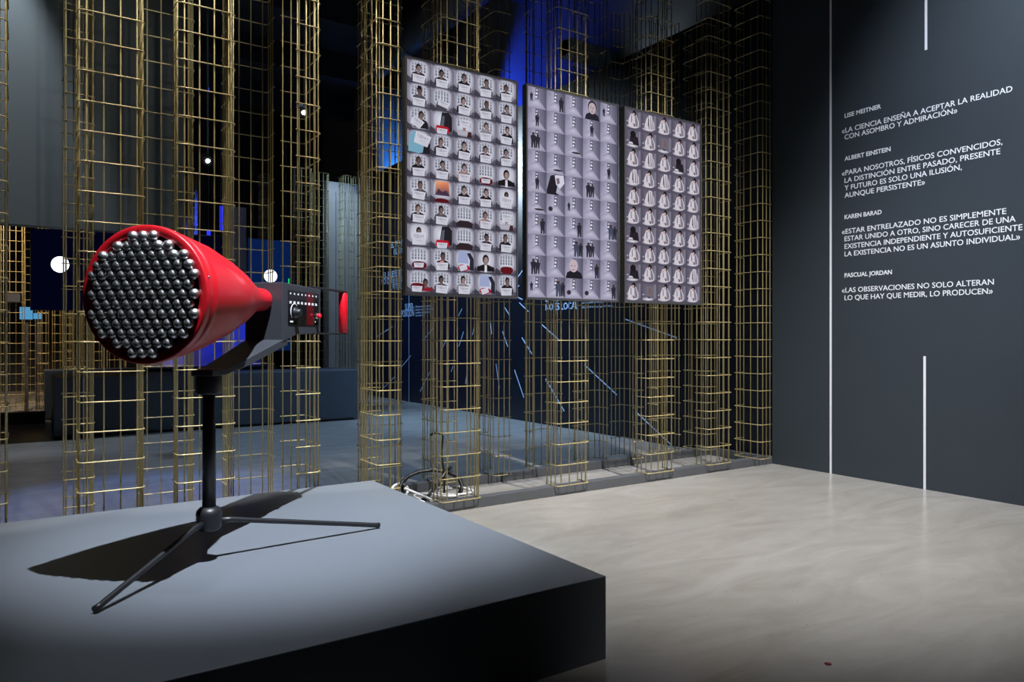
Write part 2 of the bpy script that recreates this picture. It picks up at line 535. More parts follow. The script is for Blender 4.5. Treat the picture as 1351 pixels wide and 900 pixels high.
b.lathe([(Y2, .026), (Y2 + .010, .025), (Y2 + .012, .018), (Y2 + .030, .0165), (Y2 + .032, .013)], 'y', 24, (FX - .106, 0, 1.258 - Z0))
b.build('knob', M['black'], panel)
b = MB(); b.lathe([(Y2, .014), (Y2 + .009, .014), (Y2 + .010, .011)], 'y', 20, (FX - .324, 0, 1.2495 - Z0))
tag(b.build('button_ring', M['chrome'], panel), 'chrome ring of the push button')
b = MB(); b.lathe([(Y2 + .0095, .0115), (Y2 + .024, .0115), (Y2 + .0265, .008), (Y2 + .027, 0)], 'y', 20, (FX - .324, 0, 1.2495 - Z0))
tag(b.build('button', M['red_grip'], panel), 'round red push button')
b = MB(); b.tube([(FX - .113, .06, 1.384 - Z0), (FX - .113, .06, 1.412 - Z0)], .0028, 8)
tag(b.build('indicator', M['green'], root), 'thin green indicator light')
# handle
GX = -1.1595
for z in (1.391 - Z0, 1.166 - Z0):
    b = MB(); b.box(GX - .026, FX - .36, .036, .062, z - .0045, z + .0045)
    hb = b.build('handle_bracket', M['black'], root, bevel=.002)
b = MB()
zs = (1.1712 - Z0, 1.3862 - Z0)
b.lathe([(zs[0], .018), (zs[0] + .003, .0235), (zs[1] - .010, .0235), (zs[1] - .002, .019), (zs[1], .012)], 'z', 28, (GX, .049, 0))
tag(b.build('grip', M['red_grip'], hb), 'bright red upright hand grip')
# pole, collar, hub, legs
b = MB(); b.lathe([(.637, .043), (.643, .0475), (.722, .0475), (.731, .044), (.731, 0)], 'z', 40)
b.build('collar', M['black'], root)
b = MB(); b.lathe([(.20, .0248), (.64, .0228)], 'z', 32)
b.build('pole', M['black'], root)
b = MB()
b.lathe([(.118, .028), (.122, .038), (.130, .0445), (.182, .0475), (.196, .044), (.206, .034), (.210, .025)], 'z', 40)
b.build('hub', M['black'], root)
inv = Matrix.Rotation(-root.rotation_euler.z, 4, 'Z')
for tip in ((.185, 2.601), (1.324, 3.062), (.72, 3.62)):
    t = inv @ Vector((tip[0] - HX, tip[1] - HY, 0))
    d = t.normalized()
    b = MB()
    p0 = d * .036 + Vector((0, 0, .150))
    p1 = d * .085 + Vector((0, 0, .146))
    p2 = t + Vector((0, 0, .0135))
    b.tube([p0, p1, p1 + (p2 - p1) * .08, p2 - (p2 - p1).normalized() * .02, p2], [.0125, .0115, .0102, .0102, .012], 16)
    b.build('leg', M['black'], root)

# ------------------------------------------------------------------ screens
PIC = bpy.data.materials.new('screen_picture')
PIC.use_nodes = True
nt = PIC.node_tree
nt.nodes.clear()
an = nt.nodes.new('ShaderNodeAttribute'); an.attribute_name = 'pic'
en = nt.nodes.new('ShaderNodeEmission')
on = nt.nodes.new('ShaderNodeOutputMaterial')
nt.links.new(an.outputs['Color'], en.inputs[0])
nt.links.new(en.outputs[0], on.inputs[0])
class Canvas:
    """Flat picture for a screen: polygons with a colour each, a few tenths of a millimetre apart."""
    def __init__(s): s.v = []; s.f = []; s.c = []
    def poly(s, pts, col, lay):
        k = len(s.v)
        s.v += [(x, -lay * .00025, y) for x, y in pts]
        s.f.append(list(range(k, k + len(pts))))
        c0 = [rgb(*q) for q in col] if isinstance(col[0], (tuple, list)) else [rgb(*col)] * len(pts)
        s.c += c0
    def fan(s, pts, col, mid, lay, c=None):
        n = len(pts)
        cx = c or (sum(p[0] for p in pts) / n, sum(p[1] for p in pts) / n)
        k = len(s.v)
        s.v += [(x, -lay * .00025, y) for x, y in [cx] + list(pts)]
        s.c += [rgb(*mid)] + [rgb(*col)] * n
        s.f += [[k, k + 1 + i, k + 1 + (i + 1) % n] for i in range(n)]
    def build(s, name, parent):
        me = bpy.data.meshes.new(name)
        me.from_pydata(s.v, [], s.f)
        at = me.color_attributes.new('pic', 'FLOAT_COLOR', 'POINT')
        for i, c in enumerate(s.c): at.data[i].color = c
        me.materials.append(PIC)
        bm = bmesh.new(); bm.from_mesh(me)
        for f in bm.faces:
            if f.normal.y > 0: f.normal_flip()
        bm.to_mesh(me); bm.free()
        o = bpy.data.objects.new(name, me); C.objects.link(o); o.parent = parent
        return o
def ell(cx, cy, rx, ry, n=12, p=2.0, rot=0):
    out = []
    for k in range(n):
        a = 2 * PI * k / n
        x = math.copysign(abs(math.cos(a)) ** (2 / p), math.cos(a)) * rx
        y = math.copysign(abs(math.sin(a)) ** (2 / p), math.sin(a)) * ry
        out.append((cx + x * math.cos(rot) - y * math.sin(rot), cy + x * math.sin(rot) + y * math.cos(rot)))
    return out
GLY = {'T': [((0, 1), (1, 1)), ((.5, 1), (.5, 0))], 'O': [((0, 0), (0, 1)), ((0, 1), (1, 1)), ((1, 1), (1, 0)), ((1, 0), (0, 0))],
       'D': [((0, 0), (0, 1)), ((0, 1), (.8, .85)), ((.8, .85), (.8, .15)), ((.8, .15), (0, 0))],
       'A': [((0, 0), (.5, 1)), ((.5, 1), (1, 0)), ((.2, .4), (.8, .4))], 'Y': [((0, 1), (.5, .5)), ((1, 1), (.5, .5)), ((.5, .5), (.5, 0))]}
def cellmap(cx, cy, w, h):
    return lambda pts: [(cx + (x - .5) * w, cy + (y - .5) * h) for x, y in pts]
def stroke(a, b, t):
    d = Vector((b[0] - a[0], b[1] - a[1])); d.normalize()
    n = Vector((-d.y, d.x)) * t
    return [(a[0] + n.x, a[1] + n.y), (b[0] + n.x, b[1] + n.y), (b[0] - n.x, b[1] - n.y), (a[0] - n.x, a[1] - n.y)]
def card(cv, m, cx, cy, w, h, rot, lay, word=True):
    def T(x, y):
        return (cx + x * math.cos(rot) - y * math.sin(rot), cy + x * math.sin(rot) + y * math.cos(rot))
    cv.poly(m([T(-w * .5, h * .5), T(w * .52, h * .5), T(w * .44, -h * .5), T(-w * .46, -h * .5)]), [(196, 196, 210), (206, 206, 220), (190, 190, 204), (200, 200, 214)], lay)
    if word:
        for i, ch in enumerate('TODAY'):
            for p, q in GLY[ch]:
                f = lambda u: T(-w * .36 + i * w * .155 + u[0] * w * .10, h * .08 + u[1] * h * .24)
                cv.poly(m(stroke(f(p), f(q), .0075)), (120, 118, 132), lay + 1)
        x = -w * .16
        while x < w * .2:
            cv.poly(m(stroke(T(x, -h * .19), T(x + w * .07, -h * .14), .007)), (140, 138, 150), lay + 1)
            x += w * .10
SKIN = [(146, 122, 120), (126, 104, 102), (164, 140, 138), (106, 86, 84)]
def cell_a(cv, m, code, rnd):
    cv.poly(m([(0, 0), (1, 0), (1, 1), (0, 1)]), [(54, 51, 62), (64, 60, 72), (84, 81, 95), (78, 75, 89)], 1)
    cv.poly(m([(0, .28), (.2, .28), (.16, .9), (.02, .96)]), (132, 130, 146), 2)
    cv.poly(m([(.86, .12), (.99, .2), (.99, .92), (.84, .9)]), (122, 120, 136), 2)
    cv.fan(m(ell(.51, .52, .475, .475, 28, 3.6)), (128, 126, 142), (206, 206, 220), 3)
    cv.fan(m(ell(.52, .58, .38, .375, 24, 3.2)), (172, 172, 188), (222, 223, 236), 4)
    cv.poly(m([(.03, .05), (.24, .03), (.2, .16), (.08, .24)]), (66, 64, 76), 4)
    cv.poly(m([(.8, .03), (.97, .05), (.95, .26), (.84, .14)]), (84, 82, 95), 4)
    def window(y0=.5, y1=.92, dark=(98, 102, 116)):
        for i in range(5):
            x = .21 + i * .125
            cv.poly(m([(x, y0), (x + .075, y0), (x + .075, y1 - abs(i - 2) * .03), (x, y1 - abs(i - 2) * .03)]), [dark, dark, (140, 142, 156), (140, 142, 156)], 5)
        for y in (y0 + .1, y0 + .24):
            cv.poly(m([(.2, y), (.82, y), (.82, y + .025), (.2, y + .025)]), (190, 190, 205), 6)
    def person(px=.5, py=.62, body=(34, 31, 36), hair=(42, 34, 33), hat=False, sk=None, big=1.0):
        sk = sk or rnd.choice(SKIN)
        w = .30 * big
        cv.poly(m([(px - w, .1), (px - w, .3), (px - w * .86, py - .2 * big), (px - .07, py - .12 * big), (px + .07, py - .12 * big), (px + w * .8, py - .2 * big), (px + w, .3), (px + w, .1)]), body, 7)
        cv.poly(m([(px - .06, py - .2 * big), (px + .06, py - .2 * big), (px + .05, py), (px - .05, py)]), sk, 8)
        cv.poly(m(ell(px, py + .055, .112 * big, .165 * big, 14)), hair, 8)
        cv.fan(m(ell(px + .014, py + .005, .082 * big, .125 * big, 14)), tuple(int(q * .8) for q in sk), sk, 9)
        for s in (-1, 1):
            cv.poly(m(ell(px + .01 + s * .03 * big, py + .03, .016, .012, 6)), (50, 38, 36), 10)
        cv.poly(m(ell(px + .01, py - .05 * big, .028, .01, 6)), (120, 60, 60), 10)
        if hat:
            cv.poly(m([(px - .15, py + .1), (px + .15, py + .1), (px + .13, py + .135), (px + .09, py + .14), (px + .08, py + .25), (px - .08, py + .25), (px - .09, py + .14), (px - .14, py + .135)]), (28, 25, 28), 11)
    rot = rnd.uniform(-.08, .05)
    if code in 'PhNL':
        window()
        body = rnd.choice([(34, 31, 36), (34, 31, 36), (50, 46, 52), (128, 126, 136), (140, 116, 114), (34, 31, 36), (76, 74, 84), (34, 31, 36)])
        person(.5 + rnd.uniform(-.05, .06), .62 + rnd.uniform(-.03, .04), body, rnd.choice([(42, 34, 33), (60, 46, 40), (30, 27, 30)]), code == 'h')
        if code == 'N':
            cv.poly(m(ell(.5, .40, .09, .07, 12)), (190, 120, 118), 10)
        card(cv, m, .5, .2, .54, .34, rot, 12)
        if code == 'L': cv.poly(m([(.02, .5), (.1, .42), (.1, .1), (.02, .1)]), (60, 58, 66), 8)
    elif code == 'T':
        window(); person(.6, .62)
        card(cv, m, .42, .32, .5, .38, -.5, 12)
    elif code == 'C':
        window(); person(.5, .5, (170, 168, 180))
        card(cv, m, .52, .62, .5, .36, .02, 12); cv.poly(m([(.62, .05), (.85, .05), (.82, .3), (.68, .3)]), (64, 38, 40), 11)
    elif code == 'c':
        person(.5, .62); card(cv, m, .5, .34, .62, .52, rot, 12)
    elif code == 'W':
        window(.45, .92); cv.poly(m(ell(.52, .2, .32, .17, 12, 2.6)), (92, 22, 30), 8)
        if rnd.random() < .6: card(cv, m, .5, .2, .42, .2, .03, 12)
    elif code == 'w':
        window(.4, .9); cv.poly(m([(.16, .0), (.86, .0), (.9, .2), (.7, .3), (.3, .3), (.12, .16)]), (46, 36, 42), 8)
    elif code == 'K':
        window(.42, .9); cv.poly(m([(.2, .06), (.7, .04), (.78, .34), (.3, .4)]), (70, 66, 76), 8); card(cv, m, .56, .32, .5, .26, -.28, 12)
    elif code == 'X':
        cv.poly(m([(.4, .3), (.5, .95), (.8, .98), (.95, .8), (.95, .2), (.75, .05), (.62, .3)]), (36, 34, 40), 8)
        cv.poly(m([(.42, .3), (.52, .8), (.62, .8), (.58, .3)]), (88, 92, 104), 9)
        cv.poly(m([(.2, .1), (.85, .08), (.78, .34), (.26, .36)]), (172, 28, 42), 10); card(cv, m, .5, .12, .46, .24, 0, 12)
    elif code == 'x':
        cv.poly(m([(.2, .4), (.7, .4), (.66, .92), (.24, .92)]), (150, 160, 196), 6)
        cv.poly(m([(.62, .85), (.78, .88), (.94, .6), (.94, .1), (.74, .1), (.76, .55)]), (40, 42, 54), 8)
        cv.poly(m(ell(.48, .2, .28, .15, 12)), (160, 24, 40), 9); card(cv, m, .46, .2, .36, .24, .35, 12, False)
    elif code == 'B':
        cv.poly(m([(.05, .05), (.1, .7), (.3, .96), (.7, .7), (.76, .1), (.5, -.0)]), (116, 160, 184), 8)
        cv.poly(m([(.66, .02), (.98, .04), (.98, .5), (.72, .4)]), (34, 32, 38), 9)
        card(cv, m, .64, .62, .66, .5, -.25, 12)
    elif code == 'O':
        cv.poly(m([(.2, .3), (.84, .3), (.8, .92), (.24, .92)]), [(70, 62, 92), (60, 54, 80), (222, 132, 92), (236, 160, 110)], 6)
        cv.poly(m([(.24, .34), (.8, .34), (.7, .55), (.5, .46), (.34, .6)]), (66, 50, 66), 7)
        cv.poly(m(ell(.5, .08, .34, .1, 12)), (84, 20, 30), 8)
    elif code == 'H':
        person(.5, .58, (30, 27, 31), (34, 26, 27), big=1.35)
        cv.poly(m([(.44, .05), (.56, .05), (.55, .36), (.45, .36)]), (212, 210, 220), 11)
    elif code == 'G':
        window(.46, .92); person(.78, .42, (130, 30, 44)); cv.poly(m(ell(.45, .28, .3, .16, 12, 2.6)), (96, 24, 32), 8); card(cv, m, .42, .18, .44, .24, -.03, 12)
GA = ['PPPPP', 'hKPPP', 'TXCPP', 'BPPPP', 'PPPWH', 'POPPc', 'PPwPC', 'cXwPP', 'WNxHW', 'GPPxP']
def cell_b(cv, m, code, rnd):
    cv.poly(m([(0, 0), (1, 0), (1, 1), (0, 1)]), [(140, 137, 160), (112, 109, 132), (84, 82, 100), (136, 133, 156)], 1)
    cv.poly(m([(0, .25), (.4, .46), (.4, .98), (0, 1)]), [(150, 147, 170), (176, 173, 196), (164, 161, 184), (120, 117, 140)], 2)
    cv.poly(m([(.58, .45), (.98, .04), (.98, 1), (.60, .98)]), [(132, 129, 152), (96, 94, 114), (82, 80, 98), (122, 119, 142)], 2)
    for x in (.68, .78, .88):
        cv.poly(m([(x, .40 - (x - .6) * 1.0), (x + .014, .39 - (x - .6) * 1.0), (x + .014, .97), (x, .97)]), (82, 80, 98), 3)
    for x in (.08, .2):
        cv.poly(m([(x, .36), (x + .01, .37), (x + .01, .97), (x, .97)]), (132, 129, 152), 3)
    cv.fan(m([(0, .0), (.5, -.0), (.95, .02), (.76, .26), (.6, .44), (.4, .46), (.2, .36), (0, .24)]), (148, 145, 168), (190, 187, 208), 3, m([(.46, .28)])[0])
    for y in (.86, .79): cv.poly(m([(.1, y), (.24, y), (.24, y + .01), (.1, y + .01)]), (112, 110, 128), 4)
    for y, r in ((.88, .05), (.72, .072), (.55, .07)):
        cv.poly(m(ell(.5 - (.88 - y) * .12, y + .05, r * 1.15, r * .75, 10)), (78, 76, 92), 5)
        cv.fan(m(ell(.49 - (.88 - y) * .12, y, r * .85, r * .8, 10)), (190, 190, 208), (246, 246, 252), 6)
    def fig(x, y0, hgt, w, col=(46, 44, 54)):
        cv.poly(m([(x - w * .5, y0), (x - w * .12, y0), (x, y0 + hgt * .42), (x + w * .16, y0), (x + w * .5, y0), (x + w * .5, y0 + hgt * .5), (x + w * .7, y0 + hgt * .8), (x + w * .3, y0 + hgt * .86), (x - w * .3, y0 + hgt * .86), (x - w * .7, y0 + hgt * .75), (x - w * .5, y0 + hgt * .45)]), col, 8)
        cv.poly(m(ell(x, y0 + hgt * .94, w * .34, hgt * .085, 8)), (60, 48, 50), 9)
    if code == '1': fig(.2, .32, .4, .12)
    elif code == '2': fig(.78, .05, .72, .2)
    elif code == '3': fig(.5, .16, .56, .16)
    elif code == '4': fig(.3, .1, .72, .22); fig(.52, .12, .64, .2)
    elif code == '5': fig(.62, .08, .74, .26, (70, 74, 96)); fig(.86, .1, .66, .2)
    elif code == '6': cv.poly(m(ell(.6, .2, .26, .05, 10)), (56, 46, 52), 8)
    elif code == '7': cv.poly(m(ell(.2, .3, .12, .12, 10)), (54, 46, 54), 8)
    elif code == 'F':
        cv.poly(m([(.1, .0), (.95, .0), (.86, .26), (.66, .36), (.36, .36), (.16, .24)]), (40, 38, 48), 8)
        cv.poly(m(ell(.52, .64, .25, .33, 16)), (44, 38, 44), 8)
        cv.poly(m(ell(.52, .58, .21, .29, 16)), (186, 168, 176), 9)
        for s in (-1, 1): cv.poly(m(ell(.52 + s * .085, .64, .045, .02, 8)), (66, 52, 58), 10)
        cv.poly(m([(.5, .62), (.55, .62), (.57, .5), (.49, .5)]), (160, 140, 150), 10)
        cv.poly(m(ell(.52, .41, .08, .018, 8)), (110, 74, 82), 10)
    elif code == 'D':
        cv.poly(m([(.0, .2), (.2, .9), (.5, 1), (.62, .7), (.5, .1), (.7, .0), (.0, .0)]), (38, 34, 42), 8)
        cv.poly(m([(.42, .95), (.9, .98), (.95, .6), (.7, .3), (.5, .5)]), (206, 204, 220), 9)
        cv.poly(m([(.5, .8), (.66, .84), (.7, .6), (.56, .5)]), (120, 104, 114), 10)
    elif code == 'A':
        cv.poly(m([(.02, .0), (.98, .0), (.88, .28), (.64, .4), (.36, .4), (.1, .28)]), (34, 32, 40), 8)
        cv.poly(m(ell(.46, .62, .24, .32, 16)), (190, 172, 180), 9)
        for s in (-1, 1): cv.poly(m(ell(.44 + s * .085, .62, .045, .018, 8)), (76, 60, 66), 10)
        cv.poly(m(ell(.44, .42, .08, .018, 8)), (118, 84, 90), 10)
GB = ['1200F', '30030', '40600', '06003', '3D040', '67100', '20205', '00540', '40A20', '15772']
GB[0] = '120F1'
def cell_c(cv, m, code, rnd):
    cv.fan(m([(0, 0), (.5, 0), (1, 0), (1, .5), (1, 1), (.5, 1), (0, 1), (0, .5)]), (82, 77, 92), (124, 118, 134), 1, m([(.6, .6)])[0])
    cv.poly(m([(.8, .14), (.97, .18), (.97, .92), (.84, .92)]), (124, 119, 137), 2)
    cv.poly(m(ell(.14, .36, .07, .04, 10)), (160, 156, 170), 3)
    cv.fan(m(ell(.44, .12, .37, .09, 16)), (150, 145, 158), (220, 216, 226), 4)
    j = rnd.uniform(-.04, .06)
    R, Sd = (202, 196, 206), (128, 121, 134)
    if code == 'r':
        cv.poly(m([(.2 + j, .12), (.19 + j, .44), (.32 + j, .74), (.5 + j, .82), (.68 + j, .74), (.84 + j, .42), (.84 + j, .14), (.62, .05), (.38, .05)]), R, 6)
        cv.poly(m([(.58 + j, .7), (.66 + j, .7), (.78 + j, .4), (.78 + j, .16), (.64 + j, .14), (.6 + j, .4)]), Sd, 7)
        cv.poly(m([(.36 + j, .7), (.395 + j, .7), (.41 + j, .36), (.36 + j, .30)]), (84, 75, 88), 8)
        cv.poly(m(ell(.55 + j, .82, .12, .15, 12)), (34, 29, 34), 9)
        cv.poly(m(ell(.51 + j, .75, .07, .09, 12)), (190, 158, 156), 10)
        cv.poly(m([(.5 + j, .30), (.6 + j, .26), (.61 + j, .13), (.52 + j, .13)]), (84, 74, 82), 8)
        cv.poly(m(ell(.48 + j, .24, .06, .04, 8)), (184, 150, 148), 9)
    elif code == 'b':
        cv.poly(m([(.2, .22), (.32, .66), (.5, .9), (.68, .88), (.84, .5), (.86, .16), (.5, .1)]), R, 6)
        for x in (.44, .58, .7): cv.poly(m([(x, .84), (x + .04, .84), (x + .1, .18), (x + .03, .16)]), Sd, 7)
        cv.poly(m([(.44, .7), (.49, .7), (.46, .3), (.42, .3)]), (72, 62, 74), 8)
    elif code == 'd':
        cv.poly(m([(.26, .18), (.3, .6), (.5, .72), (.8, .56), (.86, .16)]), (40, 35, 42), 6)
        cv.poly(m(ell(.48, .72, .18, .18, 14)), (30, 26, 31), 7)
        cv.poly(m([(.2, .2), (.5, .2), (.42, .3), (.24, .3)]), (200, 196, 208), 8)
    elif code == 'o':
        cv.poly(m([(.42, .34), (.74, .34), (.74, .76), (.42, .76)]), (120, 104, 108), 6)
        for x in (.47, .55, .63): cv.poly(m([(x, .38), (x + .03, .38), (x + .03, .72), (x, .72)]), (96, 82, 88), 7)
        cv.poly(m(ell(.5, .2, .1, .04, 8)), (60, 50, 58), 7)
GC = ['rbrrr', 'drorr', 'rbrdr', 'brbrr', 'rbrrr', 'rrrrb', 'drrrr', 'rrrrr', 'drrrb', 'rorrr']
SW, SH = .829, 1.462
def screen(xl, label, grid, fn, seed):
    r = empty('video_screen', (xl + SW / 2, 4.09, 1.406 + SH / 2))
    tag(r, label, 'screen', 'upright video screens hung on the columns')
    b = MB()
    b.box(-SW / 2, SW / 2, .006, .05, -SH / 2, SH / 2)
    t = .011
    b.box(-SW / 2, SW / 2, 0, .006, SH / 2 - t, SH / 2)
    b.box(-SW / 2, SW / 2, 0, .006, -SH / 2, -SH / 2 + t * 1.3)
    b.box(-SW / 2, -SW / 2 + t, 0, .006, -SH / 2 + t * 1.3, SH / 2 - t)
    b.box(SW / 2 - t, SW / 2, 0, .006, -SH / 2 + t * 1.3, SH / 2 - t)
    b.build('bezel', M['bezel'], r)
    b = MB()
    for z in (-.3, .3):
        b.box(-.25, .25, .05, .075, z - .02, z + .02)
    for x in (-.2, .2): b.box(x - .02, x + .02, .075, .115, -.4, .4)
    b.build('wall_mount', M['bezel'], r)
    cv = Canvas()
    rnd = random.Random(seed)
    iw, ih = SW - 2 * t, SH - 2.3 * t
    cw, ch = iw / 5, ih / 10
    for i in range(10):
        for j in range(5):
            cxx = -iw / 2 + (j + .5) * cw
            cyy = SH / 2 - t - (i + .5) * ch
            fn(cv, cellmap(cxx, cyy, cw, ch), grid[i][j], rnd)
    p = cv.build('picture', r)
    p.location = (0, .0055, 0)
screen(1.942, 'leftmost screen, grid of seated people holding white cards', GA, cell_a, 3)
screen(2.840, 'middle screen, grid of pale corridor views', GB, cell_b, 5)
screen(3.728, 'rightmost screen, grid of figures in white robes', GC, cell_c, 9)

# ------------------------------------------------------------------ wall lettering
def text_mesh(body, x0, x1, cap, bold=0.0):
    """Letters in the local xz plane from x0 to x1, cap height given; returns verts, faces."""
    cu = bpy.data.curves.new('t', 'FONT')
    cu.body = body
    cu.size = 1
    cu.offset = bold
    cu.resolution_u = 3
    cu.fill_mode = 'FRONT'
    ob = bpy.data.objects.new('t', cu)
    C.objects.link(ob)
    bpy.context.view_layer.update()
    dg = bpy.context.evaluated_depsgraph_get()
    me = bpy.data.meshes.new_from_object(ob.evaluated_get(dg))
    vs = [v.co.copy() for v in me.vertices]
    fs = [list(p.vertices) for p in me.polygons]
    bpy.data.objects.remove(ob); bpy.data.curves.remove(cu); bpy.data.meshes.remove(me)
    a = min(v.x for v in vs); z = max(v.x for v in vs)
    kx = (x1 - x0) / (z - a)
    ky = cap / .73
    return [(x0 + (v.x - a) * kx, v.y * ky) for v in vs], fs
def lettering(name, lines, m, parent, wx, origin):
    """lines: (body, Y left end, Y right end, z baseline, cap, bold). The wall's face is at X = wx, seen from -X."""
    V, F = [], []
    for body, ya, yb, z, cap, bold in lines:
        vs, fs = text_mesh(body, 0, ya - yb, cap, bold)
        k = len(V)
        V += [(wx - .0012 - origin[0], ya - x - origin[1], z + y - origin[2]) for x, y in vs]
        F += [[i + k for i in f] for f in fs]
    me = bpy.data.meshes.new(name)
    me.from_pydata(V, [], F)
    me.materials.append(m)
    o = bpy.data.objects.new(name, me)
    C.objects.link(o); o.parent = parent
    so = o.modifiers.new('thickness', 'SOLIDIFY'); so.thickness = .001
    return o
YL = 3.539
QU = [
 ('topmost white quotation of two lines on the right wall', ('LISE MEITNER', 3.228, 2.961),
  [('«LA CIENCIA ENSEÑA A ACEPTAR LA REALIDAD', 2.300, 2.837, 1), ('CON ASOMBRO Y ADMIRACIÓN»', 2.658, 2.781, 0)]),
 ('second white quotation from the top, four lines, on the right wall', ('ALBERT EINSTEIN', 3.152, 2.606),
  [('«PARA NOSOTROS, FÍSICOS CONVENCIDOS,', 2.362, 2.486, 1), ('LA DISTINCIÓN ENTRE PASADO, PRESENTE', 2.375, 2.423, 0), ('Y FUTURO ES SOLO UNA ILUSIÓN,', 2.627, 2.361, 0), ('AUNQUE PERSISTENTE»', 2.888, 2.299, 0)]),
 ('third white quotation from the top, longest lines, on the right wall', ('KAREN BARAD', 3.224, 2.123),
  [('«ESTAR ENTRELAZADO NO ES SIMPLEMENTE', 2.338, 2.001, 1), ('ESTAR UNIDO A OTRO, SINO CARECER DE UNA', 2.280, 1.940, 0), ('EXISTENCIA INDEPENDIENTE Y AUTOSUFICIENTE', 2.239, 1.877, 0), ('LA EXISTENCIA NO ES UN ASUNTO INDIVIDUAL»', 2.253, 1.815, 0)]),
 ('lowest white quotation of two lines on the right wall', ('PASCUAL JORDAN', 3.141, 1.641),
  [('«LAS OBSERVACIONES NO SOLO ALTERAN', 2.416, 1.516, 1), ('LO QUE HAY QUE MEDIR, LO PRODUCEN»', 2.423, 1.453, 0)])]
for lab, (nm, ye, z), ls in QU:
    zz = ls[-1][2]
    og = (5.66, YL, zz)
    r = empty('quotation', og)
    tag(r, lab, 'wall text', 'quotations lettered on the right wall')
    lettering('author_name', [(nm, YL, ye, z, .036, .020)], M['vinyl_white'], r, 5.66, og)
    for t_, ye_, z_, g in ls:
        lettering('text_line', [(t_, YL + (.024 if g else 0), ye_, z_, .0425, .006)], M['vinyl_white'], r, 5.66, og)
def vline(y, z0, z1, lab):
    b = MB(); b.box(5.657, 5.6595, y - .009, y + .009, z0, z1)
    tag(b.build('stripe', M['vinyl_white']), lab, 'wall line', 'thin white upright lines on the right wall')
vline(3.664, 0, 6.0, 'white upright line running full height left of the quotations')
vline(2.880, 3.309, 6.0, 'white upright line above the quotations')
vline(2.890, .0, 1.004, 'white upright line below the quotations down to the floor')

# lettering and dashes on the rear part of the wall
def rear(lab, lines, paras):
    og = (5.70, lines[0][1], lines[-1][3])
    r = empty('caption', og)
    tag(r, lab, 'wall text', 'pale blue captions on the rear wall')
    for l in lines: lettering('title_line', [l], M['vinyl_blue'], r, 5.70, og)
    for l in paras: lettering('text_line', [l], M['vinyl_blue'], r, 5.70, og)
rear('pale blue caption in two title lines below the leftmost screen', [('SUPER-', 12.02, 11.66, 1.624, .125, .01), ('POSICIÓN', 12.17, 11.66, 1.512, .125, .01)],
     [('Diversos estados cuánticos', 11.6, 10.98, 1.660, .034, .006), ('pueden ser a la vez ciertos', 11.6, 10.94, 1.608, .034, .006), ('posibles hasta medirse', 11.6, 11.04, 1.556, .034, .006), ('una sola vez.', 11.6, 11.25, 1.507, .034, .006)])
rear('pale blue caption just below the middle screen', [('LA REALIDAD', 7.77, 7.10, 1.61, .09, .01), ('NO ES LOCAL', 7.77, 7.10, 1.497, .09, .01)],
     [('Lo que sucede en un lugar afecta a lo', 7.016, 6.45, 1.556, .026, .005), ('que ocurre en otro lugar del mismo.', 7.016, 6.45, 1.502, .026, .005)])
rear('pale blue caption left of the lower edge of the leftmost screen', [('EL PRESENTE', 12.97, 12.05, 2.262, .115, .01), ('NO DETERMINA', 13.07, 12.05, 2.146, .115, .01), ('EL FUTURO', 12.72, 12.05, 2.020, .115, .01)],
     [('El azar es parte', 11.98, 11.3, 2.19, .034, .006), ('de la naturaleza', 11.98, 11.3, 2.12, .034, .006)])
rear('pale blue caption behind the left edge of the leftmost screen', [('EL TIEMPO', 12.62, 12.0, 2.800, .115, .01), ('FLUYE', 12.5, 12.0, 2.665, .115, .01)],
     [('El tiempo es', 11.9, 11.4, 2.75, .034, .006)])
DASH = [(13.29, 1.15, 12.55, 1.34), (12.22, 0.58, 11.78, 0.82), (11.29, 1.10, 10.91, 1.31), (11.42, 0.21, 11.02, 0.59), (13.00, 0.16, 12.43, 0.43), (10.67, 0.92, 10.43, 1.14), (10.08, 1.48, 9.97, 1.59), (10.07, 1.00, 9.92, 1.23), (9.65, 1.18, 9.60, 1.29), (10.32, 0.59, 10.26, 0.68), (9.86, 0.42, 9.81, 0.63), (9.13, 1.36, 9.10, 1.19), (8.77, 1.58, 8.62, 1.45), (8.38, 1.62, 8.16, 1.49), (8.81, 1.23, 8.67, 1.01), (8.32, 1.14, 8.08, 0.92), (8.98, 0.76, 8.89, 0.41), (8.50, 0.69, 8.27, 0.32), (7.85, 1.31, 7.48, 1.11), (7.77, 0.60, 7.37, 0.21), (6.97, 0.81, 6.38, 0.48), (6.24, 1.35, 5.45, 1.14), (6.06, 0.31, 5.53, 0.01),
        (8.45, 1.95, 8.25, 2.10), (8.5, 1.80, 8.38, 1.86), (8.42, 1.70, 8.3, 1.66)]
r = empty('dash_graphic', (5.70, 9.2, 0))
tag(r, 'radiating pale blue dashes on the dark wall behind the columns', 'wall graphic')
for a0, z0, a1, z1 in DASH:
    d = Vector((0, a1 - a0, z1 - z0)).normalized()
    n = Vector((0, -d.z, d.y)) * .007
    b = MB()
    P = [Vector((-.001, a0 - 9.2, z0)), Vector((-.001, a1 - 9.2, z1))]
    q = [P[0] + n, P[1] + n, P[1] - n, P[0] - n]
    b.add([*q, *[v + Vector((-.0015, 0, 0)) for v in q]], [(0, 1, 2, 3), (7, 6, 5, 4), (0, 4, 5, 1), (1, 5, 6, 2), (2, 6, 7, 3), (3, 7, 4, 0)])
    b.build('dash', M['vinyl_blue'], r)
b = MB(); b.box(5.697, 5.6995, 11.85, 11.865, 0, 4.2)
tag(b.build('stripe', M['vinyl_blue']), 'faint blue upright line on the dark rear wall left of the dashes', 'wall line')

